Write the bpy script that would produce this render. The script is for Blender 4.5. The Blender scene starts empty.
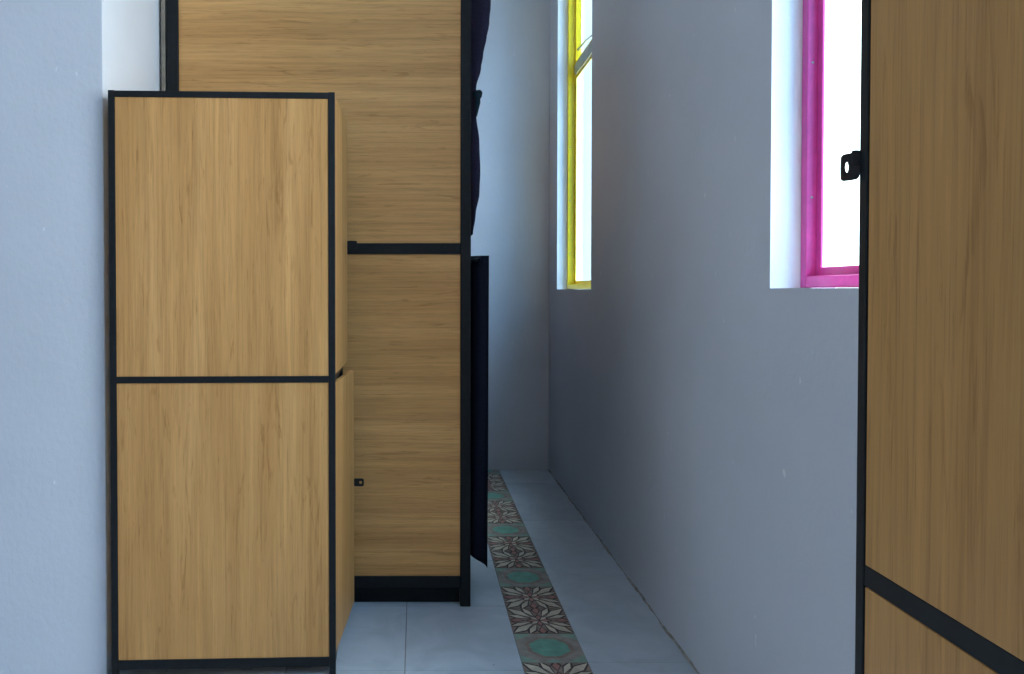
import bpy, bmesh, math, random
from mathutils import Vector, Matrix
random.seed(7)
PI = math.pi
S = bpy.context.scene
COL = S.collection

# ------------------------------------------------------------------ materials
def nodes(name):
    m = bpy.data.materials.new(name); m.use_nodes = True
    nt = m.node_tree; nt.nodes.clear()
    out = nt.nodes.new('ShaderNodeOutputMaterial')
    b = nt.nodes.new('ShaderNodeBsdfPrincipled')
    nt.links.new(b.outputs[0], out.inputs[0])
    return m, nt, b

def tex(nt, kind, scale, mapping=(1, 1, 1), detail=4, rough=.6, dist=0.0, coord='Object'):
    tc = nt.nodes.new('ShaderNodeTexCoord'); mp = nt.nodes.new('ShaderNodeMapping')
    mp.inputs['Scale'].default_value = mapping
    nt.links.new(tc.outputs[coord], mp.inputs[0])
    t = nt.nodes.new(kind); t.inputs['Scale'].default_value = scale
    if kind == 'ShaderNodeTexNoise':
        t.inputs['Detail'].default_value = detail; t.inputs['Roughness'].default_value = rough
        t.inputs['Distortion'].default_value = dist
    nt.links.new(mp.outputs[0], t.inputs[0])
    return t, mp

def ramp(nt, src, stops):
    r = nt.nodes.new('ShaderNodeValToRGB'); e = r.color_ramp.elements
    while len(e) < len(stops): e.new(.5)
    for i, (p, c) in enumerate(stops):
        e[i].position = p; e[i].color = (c[0], c[1], c[2], 1)
    nt.links.new(src, r.inputs[0]); return r

def mix(nt, mode, fac, a, b):
    m = nt.nodes.new('ShaderNodeMix'); m.data_type = 'RGBA'; m.blend_type = mode
    for sock, v in ((m.inputs[0], fac), (m.inputs[6], a), (m.inputs[7], b)):
        if hasattr(v, 'links'): nt.links.new(v, sock)
        elif isinstance(v, (int, float)): sock.default_value = v
        else: sock.default_value = (v[0], v[1], v[2], 1)
    return m.outputs[2]

def bump(nt, b, src, strength, dist=.002):
    n = nt.nodes.new('ShaderNodeBump'); n.inputs['Strength'].default_value = strength
    n.inputs['Distance'].default_value = dist
    nt.links.new(src, n.inputs['Height']); nt.links.new(n.outputs[0], b.inputs['Normal'])

def plain(name, c, rough=.5, metal=0.0, var=.15, scale=40, bmp=0.0, spec=.5):
    m, nt, b = nodes(name)
    t, _ = tex(nt, 'ShaderNodeTexNoise', scale)
    lo = tuple(x * (1 - var) for x in c); hi = tuple(x * (1 + var) for x in c)
    r = ramp(nt, t.outputs[0], [(.3, lo), (.7, hi)])
    nt.links.new(r.outputs[0], b.inputs['Base Color'])
    b.inputs['Roughness'].default_value = rough; b.inputs['Metallic'].default_value = metal
    b.inputs['Specular IOR Level'].default_value = spec
    if bmp: bump(nt, b, t.outputs[0], bmp)
    return m

def paint(name, c, rough=.6):
    m, nt, b = nodes(name)
    big, _ = tex(nt, 'ShaderNodeTexNoise', 1.6, detail=3)
    r = ramp(nt, big.outputs[0], [(.3, tuple(x * .95 for x in c)), (.7, tuple(min(1, x * 1.04) for x in c))])
    fine, _ = tex(nt, 'ShaderNodeTexNoise', 55, mapping=(1, 1, .7), detail=5, rough=.65)
    # pale chips and scuffs in the paint
    chip, _ = tex(nt, 'ShaderNodeTexNoise', 34, mapping=(1, 1, .55), detail=2, rough=.5)
    cr = ramp(nt, chip.outputs[0], [(.735, (0, 0, 0)), (.765, (.55, .55, .55))])
    col = mix(nt, 'MIX', cr.outputs[0], r.outputs[0], (.83, .86, .9))
    nt.links.new(col, b.inputs['Base Color'])
    b.inputs['Roughness'].default_value = rough
    b.inputs['Specular IOR Level'].default_value = .3
    bump(nt, b, fine.outputs[0], .42, .003)
    return m

def wood(name, grain, dark, mid, light, offset=(0, 0, 0)):
    m, nt, b = nodes(name)
    def sc(across, along):
        return (along if grain == 'X' else across, across, along if grain == 'Z' else across)
    a, mp1 = tex(nt, 'ShaderNodeTexNoise', 1, sc(13, .55), detail=5, rough=.55, dist=.7)
    f, mp2 = tex(nt, 'ShaderNodeTexNoise', 1, sc(105, 2.2), detail=6, rough=.72, dist=.55)
    p, mp3 = tex(nt, 'ShaderNodeTexNoise', 1, sc(420, 11), detail=2, rough=.5)
    for mp in (mp1, mp2, mp3): mp.inputs['Location'].default_value = offset
    r = ramp(nt, a.outputs[0], [(.27, dark), (.5, mid), (.72, light)])
    rf = ramp(nt, f.outputs[0], [(.3, (.66, .63, .57)), (.5, (.98, .98, .98)), (.72, (1.24, 1.24, 1.22))])
    rp = ramp(nt, p.outputs[0], [(.3, (.74, .7, .62)), (.44, (1, 1, 1))])
    c1 = mix(nt, 'MULTIPLY', .68, r.outputs[0], rf.outputs[0])
    c2 = mix(nt, 'MULTIPLY', .6, c1, rp.outputs[0])
    # sparse darker figure: short wavy flecks along the grain
    k, mp4 = tex(nt, 'ShaderNodeTexNoise', 1, sc(46, 4.5), detail=4, rough=.6, dist=1.6)
    mp4.inputs['Location'].default_value = offset
    rk = ramp(nt, k.outputs[0], [(.30, (.70, .64, .54)), (.42, (1, 1, 1)), (.62, (1, 1, 1)), (.74, (1.14, 1.14, 1.12))])
    c2 = mix(nt, 'MULTIPLY', .8, c2, rk.outputs[0])
    nt.links.new(c2, b.inputs['Base Color'])
    b.inputs['Roughness'].default_value = .5
    b.inputs['Specular IOR Level'].default_value = .35
    bump(nt, b, f.outputs[0], .08, .001)
    return m

WD, WM, WL = (.455, .225, .070), (.56, .292, .099), (.65, .356, .134)
M = {}
M['wall'] = paint('painted plaster', (.57, .60, .665))
M['white'] = paint('pale return', (.80, .84, .89))  # paler than the wall, for window returns and the left side face
M['ceiling'] = paint('white ceiling', (.8, .8, .8))
DIM = lambda k: [tuple(x * k for x in c) for c in (WD, WM, WL)]
M['oak_v'] = wood('oak laminate upright grain', 'Z', *DIM(.95))
M['oak_v2'] = wood('oak laminate upright grain, other sheet', 'Z', *DIM(.92), (3.1, 1.7, 5.2))
M['oak_h'] = wood('oak laminate level grain', 'X', *DIM(1.08), (1.3, .4, 2.2))
M['oak_shade'] = wood('oak laminate upright grain with shade tint', 'Z', *[(c[0] * .84, c[1] * .78, c[2] * .70) for c in (WD, WM, WL)], (2.2, 6.1, .7))  # right locker's dimmer, warmer light is put into its wood colour
M['metal'] = plain('black powder coat', (.009, .011, .013), .5, var=.25, scale=60, spec=.2)
M['hasp'] = plain('dark steel hasp', (.055, .055, .06), .4, .2, scale=90)
M['edge'] = plain('grey board edge', (.22, .19, .15), .6)
M['fab_u'] = plain('navy curtain cloth', (.034, .032, .062), .9, var=.3, scale=200, bmp=.2, spec=.15)
M['fab_l'] = plain('black navy curtain cloth', (.010, .012, .024), .9, var=.3, scale=200, bmp=.2, spec=.15)
M['tie'] = plain('dark teal tie cloth', (.012, .03, .04), .9, var=.3, scale=200, spec=.15)
M['yellow'] = plain('yellow gloss paint', (.80, .60, .015), .3, var=.08, scale=30, bmp=.1)
M['pink'] = plain('magenta gloss paint', (.66, .065, .32), .3, var=.1, scale=30, bmp=.1)
M['alu'] = plain('grey aluminium', (.42, .46, .42), .4, .4)
M['grout'] = plain('grey grout', (.20, .21, .23), .85)

def tile_mat():
    m, nt, b = nodes('pale grey floor tile')
    g = nt.nodes.new('ShaderNodeNewGeometry')
    n, _ = tex(nt, 'ShaderNodeTexNoise', 5, detail=6, rough=.65, dist=1.2)
    r = ramp(nt, n.outputs[0], [(.3, (.35, .415, .49)), (.55, (.415, .485, .565)), (.75, (.475, .54, .615))])
    isl = ramp(nt, g.outputs['Random Per Island'], [(0, (.93, .93, .93)), (1, (1.04, 1.04, 1.04))])
    c = mix(nt, 'MULTIPLY', 1, r.outputs[0], isl.outputs[0])
    s, _ = tex(nt, 'ShaderNodeTexNoise', 28, detail=2)
    sp = ramp(nt, s.outputs[0], [(.74, (0, 0, 0)), (.77, (.5, .5, .5))])
    c = mix(nt, 'MIX', sp.outputs[0], c, (.12, .13, .14))
    nt.links.new(c, b.inputs['Base Color'])
    b.inputs['Roughness'].default_value = .42
    b.inputs['Specular IOR Level'].default_value = .35
    return m
M['tile'] = tile_mat()

def strip_mat(name, c, v=.25):
    m, nt, b = nodes(name)
    n, _ = tex(nt, 'ShaderNodeTexNoise', 26, detail=4)
    r = ramp(nt, n.outputs[0], [(.3, tuple(x * (1 - v) for x in c)), (.7, tuple(x * (1 + v) for x in c))])
    nt.links.new(r.outputs[0], b.inputs['Base Color']); b.inputs['Roughness'].default_value = .5
    b.inputs['Specular IOR Level'].default_value = .3
    return m
M['t_brown'] = strip_mat('tile brown', (.235, .175, .15))
M['t_dark'] = strip_mat('tile outline', (.035, .024, .026))
M['t_cream'] = strip_mat('tile cream', (.50, .455, .37))
M['t_rose'] = strip_mat('tile rose', (.36, .17, .15), .3)
M['t_green'] = strip_mat('tile green', (.125, .31, .25), .18)
M['t_sage'] = strip_mat('tile sage', (.20, .31, .26), .15)
M['t_grey'] = strip_mat('tile grey brown', (.26, .235, .215))

def glass(name, tint):
    m = bpy.data.materials.new(name); m.use_nodes = True
    nt = m.node_tree; nt.nodes.clear()
    o = nt.nodes.new('ShaderNodeOutputMaterial'); mx = nt.nodes.new('ShaderNodeMixShader')
    t = nt.nodes.new('ShaderNodeBsdfTransparent'); g = nt.nodes.new('ShaderNodeBsdfGlossy')
    g.inputs['Roughness'].default_value = .02
    t.inputs[0].default_value = (*tint, 1)
    f = nt.nodes.new('ShaderNodeFresnel'); f.inputs[0].default_value = 1.35
    n, _ = tex(nt, 'ShaderNodeTexNoise', 3)
    bp = nt.nodes.new('ShaderNodeBump'); bp.inputs['Strength'].default_value = .02
    nt.links.new(n.outputs[0], bp.inputs['Height']); nt.links.new(bp.outputs[0], g.inputs['Normal'])
    ge = nt.nodes.new('ShaderNodeNewGeometry')          # reflect on the face that is entered only: a thin pane does not trap light
    inv = nt.nodes.new('ShaderNodeMath'); inv.operation = 'SUBTRACT'; inv.inputs[0].default_value = 1
    nt.links.new(ge.outputs['Backfacing'], inv.inputs[1])
    mu = nt.nodes.new('ShaderNodeMath'); mu.operation = 'MULTIPLY'
    nt.links.new(f.outputs[0], mu.inputs[0]); nt.links.new(inv.outputs[0], mu.inputs[1])
    nt.links.new(mu.outputs[0], mx.inputs[0]); nt.links.new(t.outputs[0], mx.inputs[1])
    nt.links.new(g.outputs[0], mx.inputs[2]); nt.links.new(mx.outputs[0], o.inputs[0])
    return m
M['glass'] = glass('window glass', (.95, .98, .98))
M['glass_b'] = glass('light-dimming blue window glass', (.73, .80, .84))  # tint added to dim and blue the light through the yellow window

# ------------------------------------------------------------------ mesh helpers
def box(bm, x0, x1, y0, y1, z0, z1, mi=0):
    vs = [bm.verts.new((x, y, z)) for x in (x0, x1) for y in (y0, y1) for z in (z0, z1)]
    for f in ((0, 1, 3, 2), (4, 6, 7, 5), (0, 4, 5, 1), (2, 3, 7, 6), (0, 2, 6, 4), (1, 5, 7, 3)):
        fc = bm.faces.new([vs[i] for i in f]); fc.material_index = mi

def tube(bm, pts, r, n=10):
    pts = [Vector(p) for p in pts]; rings = []
    for i, p in enumerate(pts):
        d = (pts[min(i + 1, len(pts) - 1)] - pts[max(i - 1, 0)]).normalized()
        u = d.cross(Vector((0, 0, 1)) if abs(d.z) < .9 else Vector((1, 0, 0))).normalized(); w = d.cross(u)
        rr = r[i] if isinstance(r, (list, tuple)) else r
        rings.append([bm.verts.new(p + rr * (math.cos(2 * PI * k / n) * u + math.sin(2 * PI * k / n) * w)) for k in range(n)])
    for a, b in zip(rings, rings[1:]):
        for k in range(n): bm.faces.new((a[k], a[(k + 1) % n], b[(k + 1) % n], b[k]))
    bm.faces.new(rings[0][::-1]); bm.faces.new(rings[-1])

def link(name, bm, mats, parent=None, bevel=0.0, smooth=False):
    bmesh.ops.recalc_face_normals(bm, faces=bm.faces)
    me = bpy.data.meshes.new(name); bm.to_mesh(me); bm.free()
    for m in (mats if isinstance(mats, (list, tuple)) else [mats]): me.materials.append(m)
    if smooth:
        for p in me.polygons: p.use_smooth = True
    o = bpy.data.objects.new(name, me); COL.objects.link(o)
    if parent: o.parent = parent
    if bevel:
        b = o.modifiers.new('bevel', 'BEVEL'); b.width = bevel; b.segments = 2; b.limit_method = 'ANGLE'
    return o

def bx(name, ext, mat, parent=None, bevel=0.0):
    bm = bmesh.new(); box(bm, *ext); return link(name, bm, mat, parent, bevel)

def thing(name, label, cat, loc=(0, 0, 0), rz=0, group=None):
    o = bpy.data.objects.new(name, None); COL.objects.link(o)
    o.location = loc; o.rotation_euler = (0, 0, rz); o['label'] = label; o['category'] = cat
    o.empty_display_size = .1
    if group: o['group'] = group
    return o

def struct(o, label=None, cat=None):
    o['kind'] = 'structure'
    if label: o['label'] = label
    if cat: o['category'] = cat
    return o

# ------------------------------------------------------------------ the room
CAM_Z = 1.13
XR, XL, YB, YP, YN, XF, ZC = .832, -.9075, 4.88, 2.27, -1.75, -3.0, 3.2
XO = .985                                             # outer face of the window wall
SILL, HEAD = 1.134, 2.98
WIN = [(.7, 1.834), (3.71, 4.604), (-1.3, -1.0)]  # first opening's hidden edge and the unseen third are added for fill light

def tiles(bm, xs, y0, pitch, ya, yb, g=.0015):
    k = math.floor((ya - y0) / pitch)
    while y0 + k * pitch < yb:
        a, b = max(ya, y0 + k * pitch) + g, min(yb, y0 + (k + 1) * pitch) - g
        if b - a > .01:
            for x0, x1 in xs: box(bm, x0 + g, x1 - g, a, b, -.006, 0, 1)
        k += 1
bm = bmesh.new()
box(bm, XF, XO, YN - .1, YB + .1, -.12, -.0012, 0)
xs = []; x = .321
while x > XF: xs.append((max(XF, x - .354), x)); x -= .354
tiles(bm, xs, 2.30, .47, YN, YB)
tiles(bm, [(.521, XR)], 2.35, .73, YN, YB)
struct(link('floor', bm, [M['grout'], M['tile']], bevel=.0008), 'pale grey tiled floor with a patterned strip along the window wall', 'floor')

# patterned cement tile strip: two star tiles, then one green tile
bm = bmesh.new()
LZ = [0]
def poly(cx, cy, pts, mi, z):
    f = bm.faces.new([bm.verts.new((cx + .1 * px, cy + .1 * py, z)) for px, py in pts]); f.material_index = mi
def clip(pts):
    out = pts
    for ax, sgn in ((0, 1), (0, -1), (1, 1), (1, -1)):
        src, out = out, []
        for i in range(len(src)):
            p, q = src[i], src[(i + 1) % len(src)]
            dp, dq = .985 - sgn * p[ax], .985 - sgn * q[ax]
            if dp >= 0: out.append(p)
            if dp * dq < 0:
                t = dp / (dp - dq); out.append((p[0] + t * (q[0] - p[0]), p[1] + t * (q[1] - p[1])))
        if len(out) < 3: return []
    return out
def petal(cx, cy, ang, r0, r1, w, mi, z):
    c, s = math.cos(ang), math.sin(ang)
    rm = r0 + .56 * (r1 - r0)
    raw = [(r0, 0), (rm, w), (r1, 0), (rm, -w)]
    pts = clip([(a * c - b * s, a * s + b * c) for a, b in raw])
    if pts: poly(cx, cy, pts, mi, z)
def outlined(cx, cy, ang, r0, r1, w, mi, o=.045):
    petal(cx, cy, ang, r0 - 1.6 * o, r1 + 3 * o, w + 1.35 * o, 1, .0009)
    petal(cx, cy, ang, r0, r1, w, mi, .0012)
def star(cx, cy, rot):
    box(bm, cx - .0992, cx + .0992, cy - .0992, cy + .0992, -.006, .0004, 0)
    # rose diamonds on the tile sides, cream petals to the corners and a small centre star
    for k in range(4):
        a = k * PI / 2
        outlined(cx, cy, a, .55, 1.02, .12, 3)
        c, s = math.cos(a), math.sin(a)
        for e in (-.42, .42):
            outlined(cx, cy, a + e, .34, 1.12, .105, 2, .05)
    for k in range(4):
        outlined(cx, cy, PI / 4 + k * PI / 2, .34, 1.38, .16, 2)
    for k in range(8):
        outlined(cx, cy, k * PI / 4 + rot, .05, .40, .085, 2 if k % 2 else 3, .03)
def green(cx, cy):
    box(bm, cx - .0992, cx + .0992, cy - .0992, cy + .0992, -.006, .0004, 6)
    octa = lambda r, j=0: [(r * (1 + .07 * math.sin(3 * k)) * math.cos((k + .5) * PI / 4), r * math.sin((k + .5) * PI / 4)) for k in range(8)]
    poly(cx, cy, octa(.78), 0, .0007)
    poly(cx, cy, octa(.64), 4, .0010)
    for sx in (-1, 1):
        for sy in (-1, 1):
            poly(cx, cy, [(sx * .985, sy * .985), (sx * .985, sy * .52), (sx * .80, sy * .66), (sx * .60, sy * .80), (sx * .46, sy * .985)], 5, .0008)
        poly(cx, cy, [(-.3, sx * .985), (.3, sx * .985), (.0, sx * .80)], 5, .0008)
y = 2.345 - .2018 * 21; k = 0
while y < YB - .05:
    if y > YN:
        if k % 3 == 0: green(.421, y + .1)
        else: star(.421, y + .1, 0)
    y += .2018; k += 1
struct(link('trim_1', bm, [M['t_brown'], M['t_dark'], M['t_cream'], M['t_rose'], M['t_green'], M['t_sage'], M['t_grey']]),
       'strip of star and green patterned tiles running down the grey floor', 'tile strip')

bm = bmesh.new()
cuts = sorted(WIN)
prev = YN - .1
for a, b in cuts:
    box(bm, XR, XO, prev, a, -.12, ZC); prev = b
    box(bm, XR, XO, a, b, -.12, SILL); box(bm, XR, XO, a, b, HEAD, ZC)
box(bm, XR, XO, prev, YB + .1, -.12, ZC)
bm.faces.ensure_lookup_table(); bm.normal_update()
for f in bm.faces:                                    # the window returns get a paler colour than the wall
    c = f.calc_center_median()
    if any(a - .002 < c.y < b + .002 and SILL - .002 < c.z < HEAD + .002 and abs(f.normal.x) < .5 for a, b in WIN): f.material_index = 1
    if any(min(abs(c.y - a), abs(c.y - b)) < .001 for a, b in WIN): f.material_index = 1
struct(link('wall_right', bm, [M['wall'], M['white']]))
# lumpy mortar line where the window wall meets the floor
bm = bmesh.new(); rows = []
for i in range(221):
    y = YN + .01 + (YB - YN - .02) * i / 220
    a = .004 + .003 * math.sin(i * .71) * math.sin(i * .23) + random.uniform(-.0015, .0025); b_ = .005 + .003 * math.sin(i * .37 + 1) + random.uniform(-.002, .003)
    rows.append([bm.verts.new(v) for v in ((XR, y, 0), (XR, y, b_), (XR - a * .4, y, b_ * .45), (XR - a, y, 0))])
for r0, r1 in zip(rows, rows[1:]):
    for k in range(4): bm.faces.new((r0[k], r0[(k + 1) % 4], r1[(k + 1) % 4], r1[k]))
bm.faces.new(rows[0]); bm.faces.new(rows[-1][::-1])
struct(link('trim_2', bm, plain('grimy mortar', (.30, .29, .275), .9, var=.4, scale=30, spec=.1)), 'grimy mortar line along the foot of the window wall', 'mortar line')
struct(bx('wall_back', (XL, XR, YB, YB + .1, -.12, ZC), M['wall']))
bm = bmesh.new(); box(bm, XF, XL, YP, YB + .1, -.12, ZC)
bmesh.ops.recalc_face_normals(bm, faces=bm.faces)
for f in bm.faces: f.material_index = 1 if f.normal.x > .5 else 0      # grey end face, paler side face
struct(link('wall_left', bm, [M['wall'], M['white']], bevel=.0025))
struct(bx('ceiling', (XF - .1, XO, YN - .1, YB + .1, ZC, ZC + .12), M['ceiling']))
struct(bx('wall_near', (XF, XR, YN - .1, YN, -.12, ZC), M['wall']))
# unseen opening added in the side wall to light the room from the left
DY0, DY1, DZ = .75, 2.2, 2.1
bm = bmesh.new()
box(bm, XF - .1, XF, YN - .1, DY0, -.12, ZC); box(bm, XF - .1, XF, DY1, YB + .1, -.12, ZC)
box(bm, XF - .1, XF, DY0, DY1, DZ, ZC)
struct(link('wall_side', bm, M['wall']))

def window(n, y0, y1, paintm, lab, off, dep, gl):
    w = bpy.data.objects.new('window_%d' % n, None); COL.objects.link(w)
    w.location = (XR + off, (y0 + y1) / 2, SILL); struct(w, lab, 'window')
    L = (y1 - y0) / 2; H = HEAD - SILL; T = 1.275
    def ring(bm, a, z0, z1, x0, x1, t):
        box(bm, x0, x1, -a, -a + t, z0, z1); box(bm, x0, x1, a - t, a, z0, z1)
        box(bm, x0, x1, -a + t, a - t, z0, z0 + t); box(bm, x0, x1, -a + t, a - t, z1 - t, z1)
    bm = bmesh.new(); ring(bm, L - .001, .001, H - .001, 0, dep + .010, .027)
    link('frame', bm, paintm, w, .0025)
    bm = bmesh.new(); ring(bm, L - .027, .027, T - .03, dep, dep + .006, .021)
    s = link('lower_sash', bm, paintm, w, .0015)
    bx('pane', (dep + .001, dep + .005, -L + .047, L - .047, .047, T - .05), gl, s)
    bm = bmesh.new(); ring(bm, L - .027, T + .03, H - .027, dep, dep + .032, .018)
    s = link('upper_sash', bm, paintm, w, .0015)
    bx('pane', (dep + .012, dep + .016, -L + .044, L - .044, T + .047, H - .044), gl, s)
    bx('transom', (dep - .006, dep + .022, -L + .027, L - .027, T - .027, T + .032), M['alu'], w, .003)['label'] = 'grey metal transom bar'
    bm = bmesh.new()
    tube(bm, [(.05, L - .05, T + .115), (.085, L - .11, T + .15), (.12, L - .2, T + .165)], .006)
    link('stay_arm', bm, M['alu'], w, smooth=True)
    # screw heads on the frame side
    bm = bmesh.new()
    for zz in (.21, .52, .83):
        tube(bm, [(.012, L - .0275, zz), (.012, L - .0300, zz)], [.0035, .0025], 8)
    link('screw', bm, M['alu'], w)
    return w
window(1, *WIN[0], M['pink'], 'tall window with a magenta painted frame beside the right-hand locker', .07, .0235, M['glass'])
window(2, *WIN[1], M['yellow'], 'tall window with a yellow painted frame near the far corner', .057, .040, M['glass_b'])

# ------------------------------------------------------------------ lockers
def plate(bm, w, h, t, hw, hh, cx, n=20, r=.004):
    """upright rounded plate in local XZ from x=0..w with an oval slot, thickness t along Y"""
    outer, inner = [], []
    for k in range(n):
        a = 2 * PI * k / n; c, s = math.cos(a), math.sin(a)
        sq = lambda q: math.copysign(abs(q) ** .38, q)
        outer.append((w / 2 + w / 2 * sq(c), h / 2 * sq(s))); inner.append((cx + hw * c, hh * s))
    V = [[[bm.verts.new((px, yy, pz)) for px, pz in loop] for yy in (0, t)] for loop in (outer, inner)]
    for k in range(n):
        j = (k + 1) % n
        bm.faces.new((V[0][0][k], V[0][0][j], V[1][0][j], V[1][0][k]))
        bm.faces.new((V[0][1][k], V[1][1][k], V[1][1][j], V[0][1][j]))
        bm.faces.new((V[0][0][k], V[0][1][k], V[0][1][j], V[0][0][j]))
        bm.faces.new((V[1][0][k], V[1][0][j], V[1][1][j], V[1][1][k]))

def locker(label, loc, rz, W, D, side, swing, wv, wd, hw, hz, H=1.70, far_hasp=False, zb=0.0, zm=0.0):
    """front (a fixed pair of panels) faces -y; the two doors face +x (side=1) or -x (side=-1)"""
    r = thing('locker', label, 'locker', loc, rz, 'oak panelled lockers')
    P, Q = .019, .0125                                  # post section
    for x0 in (0, W - P):
        for y0 in (0, D - Q):
            bx('post', (x0, x0 + P, y0, y0 + Q, 0, H), M['metal'], r, .0015)
    def rail(x0, x1, y0, y1, z0, z1): bx('rail', (x0, x1, y0, y1, z0, z1), M['metal'], r, .001)
    for z0, z1 in ((.031 + zb, .059 + zb), (.862 + zm, .881 + zm), (H - .019, H - .001)):
        for y0 in (.0005, D - Q + .0005): rail(P, W - P, y0, y0 + Q - .001, z0, z1)
    xd = W - P if side > 0 else 0                       # door side
    xo = 0 if side > 0 else W - P                       # closed side
    rail(xd + .001, xd + P - .001, Q, D - Q, .862 + zm, .881 + zm)
    rail(xd + .001, xd + P - .001, Q, D - Q, .031 + zb, .059 + zb)
    for z0, z1 in ((.031 + zb, .059 + zb), (.862 + zm, .881 + zm), (H - .019, H - .001)):
        rail(xo + .001, xo + P - .001, Q, D - Q, z0, z1)
    # panels: front, rear and closed side, upper and lower
    for i, (z0, z1) in enumerate(((.059 + zb, .862 + zm), (.881 + zm, H - .019))):
        m = wv[i]
        bx('front_panel', (P, W - P, .003, .011, z0, z1), m, r, .0006)
        bx('back_panel', (P, W - P, D - .010, D - .003, z0, z1), m, r)
        bx('side_panel', (xo + .004, xo + .015, Q, D - Q, z0, z1), m, r)
    bx('top_panel', (P, W - P, Q, D - Q, H - .013, H - .002), wv[1], r)
    bx('shelf', (P, W - P, Q, D - Q, .864 + zm, .878 + zm), wv[1], r)
    bx('bottom_panel', (P, W - P, Q, D - Q, .035 + zb, .048 + zb), wv[0], r)
    # doors: hinged at the front post
    hx = W if side > 0 else 0
    for i, (z0, z1) in enumerate(((.066 + zb, .862 + zm), (.8815 + zm, H - .008)) if far_hasp else ((.066 + zb, .858 + zm), (.885 + zm, H - .008))):
        L = D - 2 * Q - .003
        d = bpy.data.objects.new('door', None)
        bm = bmesh.new()
        if side > 0: box(bm, -.015, 0, .0025, L, z0, z1)
        else: box(bm, 0, .015, .0015, L, z0, z1)
        COL_d = link('door', bm, wd[i], r, .0008)
        bpy.data.objects.remove(d)
        COL_d.location = (hx, Q, 0); COL_d.rotation_euler = (0, 0, -side * swing[i])
        e = -.016 if side > 0 else .0
        bx('hinge_strip', (e, e + .016, .0, .0025 if side > 0 else .0015, z0 + .004, z1 - .004), M['metal'], COL_d)
        bm = bmesh.new()
        plate(bm, hw, .0245 if far_hasp else .027, .0025, hw * .13, .0052, hw * .68)
        if far_hasp:
            for v in bm.verts: v.co.z += (v.co.x - hw) * -.14 - .0015
        for v in bm.verts: v.co.x -= .002
        for v in bm.verts:
            v.co = Vector((side * v.co.x, L - .004 + v.co.y, v.co.z + hz[i]))
        if far_hasp:                                    # here the hasps sit on the far face of the rear post
            for v in bm.verts: v.co += Vector((hx, D + .006 - L, 0))
            link('hasp', bm, M['hasp'], r)
        else: link('hasp', bm, M['metal'], COL_d)
    # fixed staple on the rear door post, just behind each hasp
    for i in range(2):
        bm = bmesh.new(); plate(bm, hw * .48, .0145, .002, .0020, .0032, hw * .26)
        for v in bm.verts: v.co = Vector((hx + side * (v.co.x - .002), D + (.0005 if far_hasp else -.004) + v.co.y, v.co.z + hz[i] + .007))
        link('staple', bm, M['hasp'], r)
    return r

PHI = math.radians(2.2)
locker('tall oak-panelled locker with doors ajar, between left wall and bunk bed',
       (-.8816, 2.240, 0), PHI, .6470, .405, 1, (math.radians(5.9), math.radians(2.5)),
       (M['oak_v2'], M['oak_v']), (M['oak_v'], M['oak_v2']), .036, (.474, 1.284), H=1.702, zb=-.003, zm=-.001)
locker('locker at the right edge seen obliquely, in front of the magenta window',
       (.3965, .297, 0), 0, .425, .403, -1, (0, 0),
       (M['oak_shade'], M['oak_shade']), (M['oak_shade'], M['oak_shade']), .0165, (.46, 1.241), far_hasp=True, zm=.0058)

# ------------------------------------------------------------------ bunk bed
BY0, BY1, BX0, BX1, BH = 2.762, 4.80, -.8795, .1945, 2.46
bed = thing('bunk_bed', 'tall enclosed bunk bed with oak end panels and black metal frame behind the left locker', 'bunk bed', (0, 0, 0))
PW = .037
for x0, w in ((BX0, .042), (BX1 - PW, PW)):
    for y0 in (BY0, BY1 - PW):
        bx('post', (x0, x0 + w, y0, y0 + PW, 0, BH), M['metal'], bed, .003)
for y0 in (BY0, BY1 - PW):
    for z0, z1 in ((.068, .109), (1.257, 1.296), (BH - .04, BH - .001)):
        bx('end_rail', (BX0 + .042, BX1 - PW, y0 + .002, y0 + PW - .002, z0, z1), M['metal'], bed, .002)
    for z0, z1 in ((.109, 1.257), (1.296, BH - .04)):
        bx('end_panel', (BX0 + .042, BX1 - PW, y0 + .008, y0 + .024, z0, z1), M['oak_h'], bed)
for z0, z1 in ((.068, .109), (1.257, 1.296), (BH - .04, BH - .001)):
    for x0 in (BX0 + .003, BX1 - PW + .003):
        bx('side_rail', (x0, x0 + .031, BY0 + PW, BY1 - PW, z0, z1), M['metal'], bed, .002)
for z0 in (.112, 1.299):
    bx('bed_base', (BX0 + .034, BX1 - PW, BY0 + PW, BY1 - PW, z0, z0 + .018), M['oak_h'], bed)
bx('roof_panel', (BX0 + .034, BX1 - PW, BY0 + PW, BY1 - PW, BH - .03, BH - .014), M['oak_h'], bed)
bx('back_panel', (BX0 - .018, BX0 - .004, BY0 + .002, BY1, .08, BH - .01), M['edge'], bed)['label'] = 'grey board along the wall side'
bx('underbed_shade', (BX0 + .042, BX1 - PW, BY0 + .045, BY0 + .06, .0, .068), M['metal'], bed)['label'] = 'dark recessed sheet standing for the shade under the bed'  # black sheet put in for the shade under the bed
def rod(z, parent):
    bm = bmesh.new(); tube(bm, [(.222, BY0 + .03, z), (.222, BY1 - .03, z)], .007)
    for yy in (BY0 + .018, BY1 - .018):
        tube(bm, [(.1955, yy, z), (.222, yy, z)], .006)
        tube(bm, [(.1952, yy, z), (.1985, yy, z)], .013)
    link('curtain_rod', bm, M['metal'], parent, smooth=True)['label'] = 'black metal rod'

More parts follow.
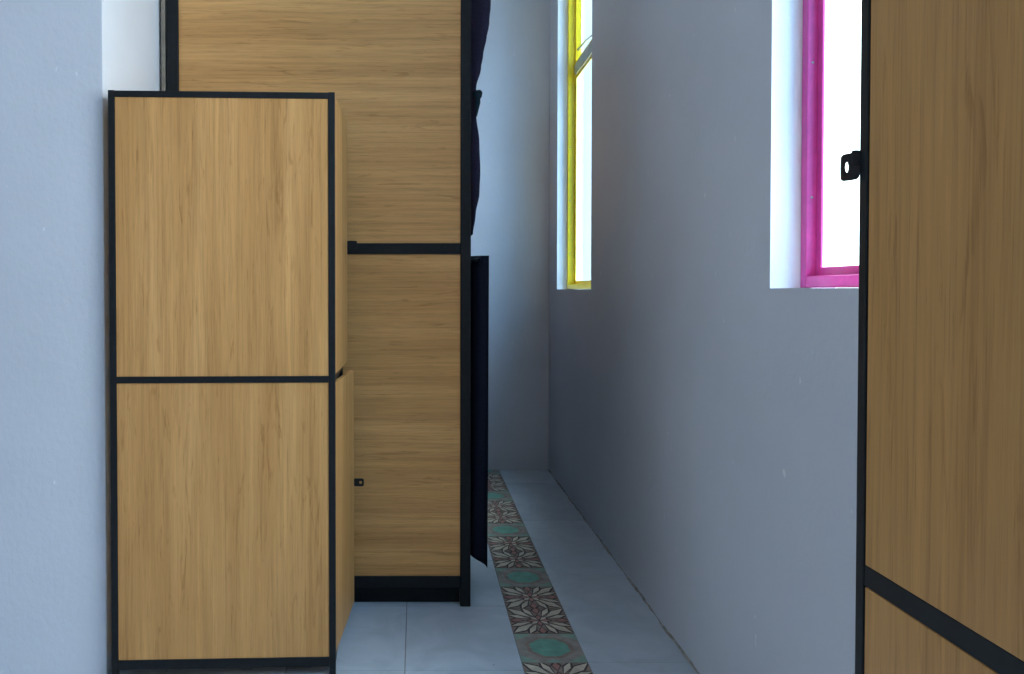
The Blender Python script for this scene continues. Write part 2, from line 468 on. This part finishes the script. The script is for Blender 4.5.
# ------------------------------------------------------------------ curtains
def lerp(tab, z):
    if z >= tab[0][0]: return tab[0][1:]
    for a, b in zip(tab, tab[1:]):
        if z >= b[0]:
            t = (z - b[0]) / (a[0] - b[0]); t = t * t * (3 - 2 * t)
            return tuple(q + t * (p - q) for p, q in zip(a[1:], b[1:]))
    return tab[-1][1:]
def cloth(name, z0, z1, rows, cols, tab, pleats, mat, X0, Y0, wob=.004, hem=None):
    bm = bmesh.new(); g = []
    for i in range(rows + 1):
        z = z1 + (z0 - z1) * i / rows
        span, amp, yo = lerp(tab, z)
        row = []
        for j in range(cols + 1):
            t = j / cols
            ph = 2 * PI * pleats * t
            x = X0 + amp * (.5 + .5 * math.cos(ph)) + wob * math.sin(9 * t + 5 * z) * min(1, amp / .04) * (t > .1)
            y = Y0 + yo + span * t + .25 * span / pleats * math.sin(2 * ph + 1.3 * z) * .3
            zz = z
            if hem and i == rows: zz += hem * (1 - (x - X0) / max(amp, .001))
            row.append(bm.verts.new((x, y, zz)))
        g.append(row)
    for i in range(rows):
        for j in range(cols):
            bm.faces.new((g[i][j], g[i][j + 1], g[i + 1][j + 1], g[i + 1][j]))
    o = link(name, bm, mat, None, smooth=True)
    s = o.modifiers.new('thickness', 'SOLIDIFY'); s.thickness = .0018
    return o
#            z     span  depth  y-offset
up = [(2.40, .62, .064, 0), (2.15, .50, .068, 0), (2.09, .44, .063, 0), (1.98, .30, .042, .005), (1.86, .10, .017, .01), (1.82, .06, .014, .012),
      (1.76, .07, .017, .012), (1.66, .15, .028, .008), (1.56, .19, .031, .006), (1.48, .20, .028, .006), (1.40, .20, .014, .006), (1.33, .2, .004, .006)]
c = cloth('curtain', 1.33, 2.352, 60, 160, up, 6, M['fab_u'], .199, BY0 + .04)
c['label'] = 'purple-navy curtain of the upper bunk, gathered and tied beside the bed post'
c['category'] = 'curtain'; c['group'] = 'bunk bed curtains'; rod(2.36, c)
bm = bmesh.new()
tube(bm, [(.209, 2.805, 1.825), (.216, 2.799, 1.832), (.226, 2.808, 1.835), (.227, 2.84, 1.834), (.216, 2.872, 1.832), (.209, 2.868, 1.83)], [.012, .0125, .0125, .0125, .012, .011], 10)
tube(bm, [(.220, 2.798, 1.83), (.221, 2.796, 1.80), (.215, 2.798, 1.75)], [.010, .009, .003], 8)
t = link('tie_band', bm, M['tie'], c, smooth=True); t['label'] = 'dark teal tie band'
lo = [(1.3, 1.88, .062, 0), (.7, 1.89, .060, 0), (.1, 1.89, .057, 0)]
c = cloth('curtain', .128, 1.254, 30, 400, lo, 15, M['fab_l'], .199, BY0 + .035, .0015, .03)
c['label'] = 'near-black curtain of the lower bunk hanging almost to the floor'
c['category'] = 'curtain'; c['group'] = 'bunk bed curtains'; rod(1.2385, c)

# ------------------------------------------------------------------ light
w = bpy.data.worlds.new('overcast sky'); S.world = w; SW, SB, SM, WSTR, ZEN = .11, .135, .27, 10.2, 2.75; w.use_nodes = True
bg = w.node_tree.nodes['Background']
# sky gradient added to steer the light: brighter towards the windows (+x), bluer elsewhere
wt = w.node_tree
wc = wt.nodes.new('ShaderNodeTexCoord'); wx = wt.nodes.new('ShaderNodeSeparateXYZ')
wh = wt.nodes.new('ShaderNodeVectorMath'); wh.operation = 'MULTIPLY'; wh.inputs[1].default_value = (1, 1, 0)
wn = wt.nodes.new('ShaderNodeVectorMath'); wn.operation = 'NORMALIZE'
wt.links.new(wc.outputs['Generated'], wh.inputs[0]); wt.links.new(wh.outputs[0], wn.inputs[0])
wt.links.new(wn.outputs[0], wx.inputs[0])
wz = wt.nodes.new('ShaderNodeSeparateXYZ'); wt.links.new(wc.outputs['Generated'], wz.inputs[0])
wu = wt.nodes.new('ShaderNodeMapRange'); wu.inputs['From Min'].default_value = .3; wu.inputs['From Max'].default_value = .95
wu.inputs['To Min'].default_value = 1; wu.inputs['To Max'].default_value = ZEN
wt.links.new(wz.outputs['Z'], wu.inputs[0])
wr = ramp(wt, wx.outputs[0], [(0, (.62, .84, 1.0)), (.6, (.60, .83, 1.0)), (.8, (.77, .89, .99)), (1, (.84, .915, .99))])
ws = ramp(wt, wx.outputs[0], [(0, (SW,) * 3), (.35, (SB,) * 3), (.55, (SB,) * 3), (.75, (SM,) * 3), (.92, (1, 1, 1))])
wl = wt.nodes.new('ShaderNodeMapRange'); wl.inputs['From Min'].default_value = -1
wt.links.new(wx.outputs[0], wl.inputs[0])
for r_ in (wr, ws): wt.links.new(wl.outputs[0], r_.inputs[0])
wm = wt.nodes.new('ShaderNodeMath'); wm.operation = 'MULTIPLY'; wm.inputs[1].default_value = WSTR
wt.links.new(ws.outputs[0], wm.inputs[0])
wy = wt.nodes.new('ShaderNodeMapRange'); wy.inputs['From Min'].default_value = -1
wt.links.new(wx.outputs[1], wy.inputs[0])
wb = ramp(wt, wy.outputs[0], [(0, (.40, .68, .92)), (.10, (.40, .68, .92)), (.24, (1, 1, 1)), (.6, (1, 1, 1)), (.8, (1.8, 1.75, 1.6))])
wq = mix(wt, 'MULTIPLY', 1, wr.outputs[0], wb.outputs[0])
w2 = wt.nodes.new('ShaderNodeMath'); w2.operation = 'MULTIPLY'
wt.links.new(wm.outputs[0], w2.inputs[0]); wt.links.new(wu.outputs[0], w2.inputs[1])
wt.links.new(wq, bg.inputs[0]); wt.links.new(w2.outputs[0], bg.inputs[1])

def portal(name, loc, rot, sx, sy):
    l = bpy.data.lights.new(name, 'AREA'); l.shape = 'RECTANGLE'; l.size = sx; l.size_y = sy
    l.cycles.is_portal = True
    o = bpy.data.objects.new(name, l); COL.objects.link(o); o.location = loc; o.rotation_euler = rot
for i, (a, b) in enumerate(WIN):
    portal('window_daylight', (XO + .005, (a + b) / 2, (SILL + HEAD) / 2), (0, PI / 2, 0), HEAD - SILL, b - a)
portal('added_side_daylight', (XF - .105, (DY0 + DY1) / 2, DZ / 2), (0, -PI / 2, 0), DZ, DY1 - DY0)

# ------------------------------------------------------------------ camera
cam = bpy.data.cameras.new('camera'); co = bpy.data.objects.new('camera', cam); COL.objects.link(co)
co.location = (0, 0, CAM_Z); co.rotation_euler = (math.radians(89), 0, 0)
cam.sensor_width = 36; cam.sensor_fit = 'HORIZONTAL'; cam.lens = 780 / 1024 * 36
cam.shift_x = (512 - 416) / 1024; cam.shift_y = -(337 - 303.61) / 1024
cam.clip_start = .02
S.camera = co

S.view_settings.view_transform = 'Standard'; S.view_settings.look = 'None'
S.view_settings.gamma = 1; S.view_settings.use_curve_mapping = False
S.view_settings.exposure = 0.0
S.cycles.use_denoising = True
S.cycles.max_bounces = 14; S.cycles.diffuse_bounces = 8; S.cycles.transparent_max_bounces = 12
